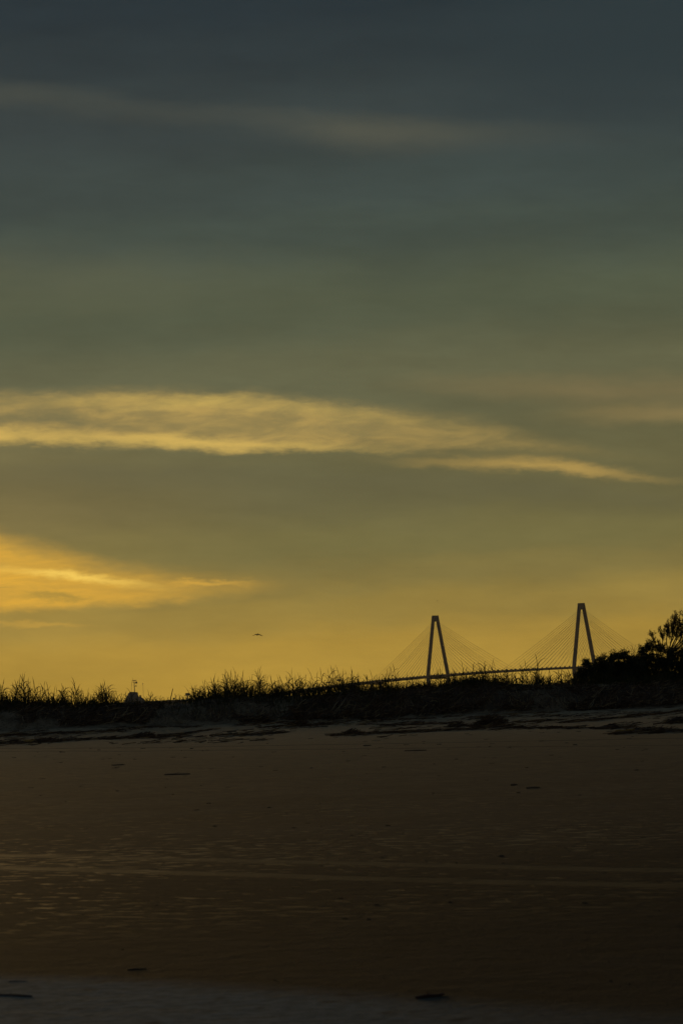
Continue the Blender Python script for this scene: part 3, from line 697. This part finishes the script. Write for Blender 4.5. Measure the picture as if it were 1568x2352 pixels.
bx = at_depth(1532, 1560, TOE + 8); base = Vector((bx.x, bx.y, Hs(bx.x, bx.y) - .05)); root = empty('bare_tree', base)
tag(root, 'nearly leafless wind-twisted tree with a mesh of thin twigs rising above the right shrubs', 'tree')
tb = MB(); bb = MB(); cr = MB(); tips = []
mpx = (TOE + 8) / FPX
def rel(px, py): return at_depth(px, py, TOE + 8) - base
tb.tube([Vector((0, 0, 0)), rel(1530, 1540), rel(1533, 1505)], [.075, .06, .05], 7)
for (p0, p1, p2, r) in (((1533, 1505), (1510, 1490), (1497, 1462), .02), ((1533, 1505), (1522, 1480), (1521, 1452), .024), ((1533, 1505), (1530, 1470), (1533, 1442), .024),
                        ((1533, 1505), (1541, 1470), (1545, 1432), .03), ((1533, 1505), (1552, 1465), (1558, 1425), .03), ((1533, 1505), (1562, 1470), (1572, 1420), .032), ((1533, 1505), (1575, 1475), (1592, 1425), .03), ((1533, 1505), (1590, 1490), (1630, 1460), .028), ((1533, 1505), (1550, 1478), (1566, 1450), .026), ((1533, 1505), (1560, 1488), (1580, 1462), .026), ((1533, 1505), (1538, 1482), (1551, 1452), .024), ((1533, 1505), (1580, 1460), (1606, 1412), .03)):
    a, b_, c = rel(*p0), rel(*p1), rel(*p2); jy = rng.uniform(-.4, .4); c.y += jy; b_.y += jy * .5
    bb.tube([a, b_, c], [r, r * .8, r * .45], 5)
    d = (c - b_).normalized()
    sc_ = 1.0 if p2[0] > 1535 else .7
    limb(bb, c, d, .19 * sc_, r * .5, 3, .42, tips, 3, .25)
    for s in (.1, .25, .4, .55, .7, .85):
        for _ in range(2):
            q = b_.lerp(c, s); v_ = (d + Vector((rng.gauss(0, .6), rng.gauss(0, .5), .1))).normalized(); limb(bb, q, v_, .21 * sc_ * rng.uniform(.6, 1.2), r * .42, 3, .42, tips, 3, .25)
for q, d in tips:
    if rng.random() < .28: leaves(cr, q, (.05, .05, .05), 5, .038)
tb.build('trunk', bark_m, root); bb.build('branches', bark_m, root); cr.build('crown', leaf_m, root)
# bare twiggy bush between the shrubs
p = at_depth(1462, 1560, TOE + 6.5); base = Vector((p.x, p.y, Hs(p.x, p.y) - .05))
bb = MB(); tips = []
for k in range(9):
    limb(bb, Vector((rng.uniform(-.1, .1), 0, .0)), Vector((rng.gauss(-.1, .22), rng.gauss(0, .2), 1)).normalized(), .62, .012, 3, .3, tips, 3, .25)
tag(bb.build('twig_bush', bark_m, loc=base), 'sparse bare twigs showing in the notch between the middle and tall shrubs', 'bush')

# ------------------------------------------------------------------ cable stayed bridge
conc = simple('bridge_concrete', (0.17, 0.155, 0.13), 0.85, 0.12, 0.05, 0.2)
steel = simple('bridge_steel', (0.16, 0.15, 0.13), 0.7, 0.15, 0.1, 0.3)
cab_m = simple('cable_sheath', (0.15, 0.14, 0.12), 0.6, 0.1, 0.1, 0.3)
pl = at_depth(1003, 1500, 7000); pr = at_depth(1339, 1480, 6600)
A2 = Vector((pr.x - pl.x, pr.y - pl.y)); MAIN = A2.length; A2.normalize()
ax = Vector((A2.x, A2.y, 0)); nx = Vector((-A2.y, A2.x, 0))
mid = Vector(((pl.x + pr.x) / 2, (pl.y + pr.y) / 2, 0.0))
root = empty('cable_stayed_bridge', mid)
tag(root, 'long cable-stayed bridge with two tall pointed concrete towers, hazy beyond the dune', 'bridge')
def zdeck(s):
    k = 5.2e-5; s = abs(s); s1 = 800
    return 60 - .5 * k * s * s if s < s1 else 60 - .5 * k * s1 * s1 - k * s1 * (s - s1)
def B(s, n_, z): return ax * s + nx * n_ + Vector((0, 0, z))
db = MB(); SS = list(np.arange(-1450, 1451, 25.0)); rings = []
sec = [(-19, 1.3), (-19, -1.6), (-17.5, -2.6), (17.5, -2.6), (19, -1.6), (19, 1.3), (18.5, 1.3), (18.5, 0), (-18.5, 0), (-18.5, 1.3)]
for s in SS: rings.append([B(s, a, zdeck(s) + b) for a, b in sec])
db.loft(rings)
ZT = 168.0
def cleg(z): return 21.7 + (3.4 - 21.7) * (z - 57) / (ZT - 57)
HALF = MAIN / 2
cables = []
for sg in (-1, 1):
    for dr in (-1, 1):
        nC = 16
        main = (dr != sg)
        ext = HALF - 6 if main else 199.0
        for i in range(nC):
            off = 17 + (ext - 17) * i / (nC - 1); s = sg * HALF + dr * off; zt = 92 + (155 - 92) * (i / (nC - 1)) ** .8
            for sd_ in (-1, 1):
                p0 = B(sg * HALF + dr * 1.5, sd_ * cleg(zt), zt); p1 = B(s, sd_ * 18.2, zdeck(s) + 1.3)
                cables.append((p0, p1, i))
                db.box(B(s, sd_ * 18.75, zdeck(s) + 2.0), (2.2, 2.2, 1.6))
db.build('deck', conc, root)
cables.sort(key=lambda c: -(c[0] - c[1]).length)
for k, (p0, p1, i) in enumerate(cables[:100]):
    mb = MB(); sag = (p1 - p0).length * .004
    m_ = (p0 + p1) / 2 - Vector((0, 0, sag)); mb.tube([p0, m_, p1], .19, 4); mb.build('stay_cable', cab_m, root)
mb = MB()
for p0, p1, i in cables[100:]: mb.tube([p0, p1], .2, 4)
o = mb.build('stay_cable', cab_m, root); o['kind'] = 'stuff'
def legring(s0, n0, z, w, t_): return [B(s0 + a * t_ / 2, n0 + b * w / 2, z) for a, b in ((-1, -1), (1, -1), (1, 1), (-1, 1))]
for sg in (-1, 1):
    s0 = sg * HALF
    mb = MB(); zh = 157.0                      # solid head where the legs meet
    mb.loft([[B(s0 + a * 3.0, b * (cleg(z) + 1.8 + (.25 if z == ZT else 0)), z) for a, b in ((-1, -1), (1, -1), (1, 1), (-1, 1))] for z in (zh, ZT - 1.2, ZT - 1.2 + .001, ZT)])
    tw_o = mb.build('tower', conc, root)
    for sd_ in (-1, 1):
        mb = MB()
        mb.loft([legring(s0, sd_ * c_, z, w_, t_) for c_, z, w_, t_ in ((14.2, -4, 6.2, 8.2), (15.6, 3, 5.8, 7.8), (21.2, 52.0, 4.6, 6.8), (21.7, 56.5, 4.2, 6.4), (21.45, 59.5, 4.2, 6.4), (cleg(110), 110, 3.8, 6.2), (cleg(zh), zh - .02, 3.6, 6.0))])
        mb.build('leg', conc, tw_o)
    mb = MB(); mb.loft([[B(s0 + a * 2.4, n_, z) for a, z in ((-1, 52.6), (1, 52.6), (1, 55.9), (-1, 55.9))] for n_ in (-19.4, 19.4)])
    mb.build('crossbeam', conc, tw_o)
for s in (-820, -730, -640, -545, -450, 450, 545, 640, 730, 820):
    mb = MB(); z = zdeck(s) - 2.6
    for n_ in (-10, 10): mb.loft([legring(s, n_, zz, w_, 3.2) for zz, w_ in ((-4, 4.4), (z - 3.0, 3.6))])
    mb.loft([[B(s + a * 1.7, n_, zz) for a, zz in ((-1, z - 3.05), (1, z - 3.05), (1, z - .05), (-1, z - .05))] for n_ in (-15, 15)])
    mb.build('pier', conc, root)

# overhead signs on the approach
def gantry(px, py, wpx, hpx, label):
    d = ray(px, py)                # where the sight line crosses the bridge axis
    den = d.x * A2.y - d.y * A2.x; tt = (mid.x * A2.y - mid.y * A2.x) / den
    p = EYE + d * tt; s = (Vector((p.x, p.y)) - Vector((mid.x, mid.y))).dot(A2)
    mpx = p.y / FPX; zd = zdeck(s); base = mid + B(s, 0, zd)
    g_ = empty('overhead_sign', base); tag(g_, label, 'overhead sign', 'overhead road signs on the bridge approach')
    zz = p.z - zd; W = wpx * mpx / .857
    mb = MB(); rot = Matrix.Rotation(math.atan2(nx.y, nx.x), 3, 'Z')
    mb.box((0, 0, zz), (W, .5, hpx * mpx), rot); mb.build('sign_panel', steel, g_)
    for n_ in (-17.6, 17.6):
        mb = MB(); mb.tube([nx * n_ , nx * n_ + Vector((0, 0, zz))], .22, 6); mb.build('post', steel, g_)
    mb = MB(); mb.tube([nx * -17.6 + Vector((0, 0, zz)) + ax * .5, nx * 17.6 + Vector((0, 0, zz)) + ax * .5], .2, 6); mb.build('beam', steel, g_)
gantry(754, 1568, 12, 2.7, 'thin overhead road sign low on the far left end of the bridge')
gantry(778, 1562.5, 11, 4.2, 'deeper overhead road sign on the bridge approach, nearer the left tower')

# radio mast far off
p = at_depth(517, 1537, 6500); mb = MB()
for k in range(12):
    z0, z1 = WL + (p.z - WL) * k / 12, WL + (p.z - WL) * (k + 1) / 12
    mb.tube([(0, 0, z0), (0, 0, z1)], .45 if k < 10 else .25, 4)
    mb.box((0, 0, z1 - .2), (1.4, 1.4, .4))
tag(mb.build('radio_mast', steel, loc=(p.x, p.y, 0)), 'very thin lone radio mast rising behind the grass, right of the ship', 'mast')

# ------------------------------------------------------------------ warship moored beyond the dune
navy = simple('ship_grey', (0.20, 0.20, 0.19), 0.7, 0.1, 0.1, 0.3)
DS = 4000.0; k4 = DS / FPX / 1.5944 / 4.61       # metres per pixel of the enlarged view
def S(cx, cy): # enlarged view pixel -> x, z at the ship
    p = at_depth((380 + cx / 4.61) / 1.5944, (2440 + cy / 4.61) / 1.5944, DS); return p.x, p.z
x0, zdk = S(690, 583)
ship = empty('warship', (x0, DS, WL)); tag(ship, 'grey warship with stepped bridge, flat deck and lattice-armed mast beyond the left dune', 'warship')
def sr(cx, cy): x, z = S(cx, cy); return x - x0, z - WL
dk = zdk - WL
yaw = R(0)
mb = MB(); rings = []
for xx, hw in ((-62, 2), (-52, 9), (-30, 14), (40, 15), (85, 14), (92, 11)):
    rings.append([(xx, -hw, dk - 2.2), (xx, hw, dk - 2.2), (xx, hw * .8, -1), (xx, -hw * .8, -1)])
mb.loft(rings); mb.build('hull', navy, ship, loc=(0, 20, 0))
mb = MB(); mb.loft([[(xx, -hw, dk - 2.15), (xx, -hw, dk - .6), (xx, hw, dk - .6), (xx, hw, dk - 2.15)] for xx, hw in ((-64, 8), (-56, 16), (-20, 18), (60, 18), (96, 13))]); mb.build('flight_deck', navy, ship, loc=(0, 20, 0))
out = [(340, 720), (345, 600), (375, 560), (385, 522), (408, 498), (412, 466), (450, 434), (568, 440), (574, 492), (592, 522), (632, 528), (660, 545), (688, 580), (692, 720)]
mb = MB(); o2 = [sr(*q) for q in out]
mb.loft([[(x, -6, z) for x, z in o2], [(x, 6, z) for x, z in o2]]); 
isl = mb.build('superstructure', navy, ship)
for (a, b, c_, d_) in ((345, 545, 400, 556), (368, 500, 420, 510), (338, 572, 380, 580), (336, 598, 372, 606)):
    mb = MB(); xa, za = sr(a, b); xb, zb = sr(c_, d_); mb.box(((xa + xb) / 2, 0, (za + zb) / 2), (xb - xa, 14, za - zb)); mb.build('gallery', navy, isl)
mb = MB(); xa, za = sr(600, 494); xb, zb = sr(634, 540); mb.loft([[(xa + .2, -3, zb), (xb - .2, -3, zb), (xb - .2, 3, zb), (xa + .2, 3, zb)], [(xa + .2, -3, za - .4), (xb - .2, -3, za - .4), (xb - .2, 3, za - .4), (xa + .2, 3, za - .4)], [(xa - .2, -3.4, za), (xb + .2, -3.4, za), (xb + .2, 3.4, za), (xa - .2, 3.4, za)]]); mb.build('funnel', navy, isl)
mb = MB(); xm, zb = sr(520, 440); _, zt = sr(520, 236); mb.tube([(xm, 0, zb - 1), (xm, 0, (zb + zt) / 2), (xm, 0, zt)], [.42, .36, .3], 6); mast = mb.build('mast', navy, isl)
for (a, b, th) in (((482, 242), (556, 240), .3), ((478, 272), (568, 274), .2), ((520, 340), (556, 342), .2), ((520, 290), (566, 292), .2)):
    mb = MB(); xa, za = sr(*a); xb, zb_ = sr(*b); mb.tube([(xa, 0, za), (xb, 0, zb_)], th, 5); mb.build('yardarm', navy, mast)
for (a, b, c_, d_) in ((532, 258, 568, 290), (534, 322, 556, 340)):
    mb = MB(); xa, za = sr(a, b); xb, zb_ = sr(c_, d_); mb.box(((xa + xb) / 2, 0, (za + zb_) / 2), ((xb - xa) * .75, .6, (za - zb_) * .8)); mb.build('radar_antenna', navy, mast)
mb = MB(); xp, zb = sr(672, 575); _, zt = sr(670, 305); mb.tube([(xp, 0, zb - 1), (xp, 0, zt)], [.16, .1], 5)
for k in range(7): mb.box((xp, 0, zb + (zt - zb) * (k + 1) / 8), (.7, .3, .14))
pole = mb.build('pole_mast', navy, isl)
mb = MB(); mb.box((xp, 0, zt + .35), (1.1, .8, .7)); mb.build('mast_lamp', simple('white_paint', (.8, .75, .6), .4, .05), pole)
mb = MB(); xa, za = sr(1372, 455); xb, zb = sr(1448, 498); mb.box(((xa + xb) / 2, 6, (za + zb) / 2), (xb - xa, 4, za - zb)); mb.box(((xa + xb) / 2, 6, (zb + dk - .7) / 2), (1.2, 1.2, zb - dk + .6)); mb.build('deck_house', navy, ship)
mb = MB(); xa, za = sr(1165, 538); xb, zb = sr(1200, 555); mb.box(((xa + xb) / 2, 4, za - .8), (xb - xa, 3, 1.6)); mb.build('deck_locker', navy, ship)

# ------------------------------------------------------------------ birds
bird_m = simple('bird_feathers', (0.05, 0.045, 0.04), 0.7, 0.2, 6.0, 0.2)
def bird_meshes():
    b = MB(); rr = [(-.26, .01), (-.2, .035), (-.08, .06), (.05, .065), (.14, .045), (.19, .035), (.23, .03), (.27, .012), (.33, .004)]
    b.loft([[Vector((r * 1.0 * math.cos(q), y, r * math.sin(q) + (.015 if y > .15 else 0))) for q in [2 * math.pi * i / 8 for i in range(8)]] for y, r in rr])
    b.loft([[(x * w_, y, z) for x, z in ((-1, .0), (1, .0), (1, .012), (-1, .012))] for y, w_ in ((-.38, .075), (-.22, .035))])
    return b
def wing(sg):
    m_ = MB(); st = [(0.03, .12, -.14, .035), (.16, .15, -.14, .06), (.30, .15, -.11, .03), (.42, .09, -.13, -.05), (.53, .01, -.14, -.13), (.62, -.09, -.14, -.20 if sg < 0 else -.17)]
    m_.loft([[(sg * x, yf, z), (sg * x, (yf + yb) / 2, z + .022), (sg * x, yb, z - .012), (sg * x, (yf + yb) / 2, z - .016)] for x, yf, yb, z in st])
    return m_
def put_bird(px, py, Y, rz, label, tilt=0.0):
    p = at_depth(px, py, Y); o = empty('bird', p, rz); o.rotation_euler = (R(-22), tilt, rz)
    tag(o, label, 'bird', 'birds flying over the dune')
    return o
b0 = put_bird(591, 1458.5, 455, R(12), 'largest bird, gliding with drooped wings above the middle of the dune', R(3))
body = bird_meshes().build('body', bird_m, b0, True); wl = wing(-1).build('wing', bird_m, b0, True); wr = wing(1).build('wing', bird_m, b0, True)
for px, py, Y, rz, lb in ((1004, 1379.5, 2000, 1.9, 'tiny bird just above the top of the left bridge tower'), (956, 1304, 2300, .5, 'tiny bird highest in the sky, up and left of the left tower'),
                          (908, 1323, 2400, 1.2, 'tiny bird lower left of the highest bird'), (1270, 1357.5, 2300, .3, 'tiny bird up and left of the right bridge tower'),
                          (1462, 1359, 2900, 2.0, 'faint tiny bird right of the right bridge tower, above the shrubs'), (1409, 1344, 3000, .9, 'faintest tiny bird just right and above the right bridge tower')):
    o = put_bird(px, py, Y, rz, lb)
    for ch in (body, wl, wr):
        c_ = ch.copy(); COL.objects.link(c_); c_.parent = o

# ------------------------------------------------------------------ haze over the harbour
hz = MB(); hz.box((0, 4900, 125 - WL * 0 - 1.5), (9000, 10400, 260)); 
hm = bpy.data.materials.new('haze'); hm.use_nodes = True; hn = hm.node_tree.nodes; hn.clear()
pv = hn.new('ShaderNodeVolumePrincipled'); pv.inputs['Color'].default_value = (0.9, 0.86, 0.78, 1); pv.inputs['Density'].default_value = 1.6e-5; pv.inputs['Anisotropy'].default_value = 0.4
ho = hn.new('ShaderNodeOutputMaterial'); hm.node_tree.links.new(pv.outputs[0], ho.inputs['Volume'])
tag(hz.build('haze', hm), kind='stuff', label='thin evening haze over the harbour')
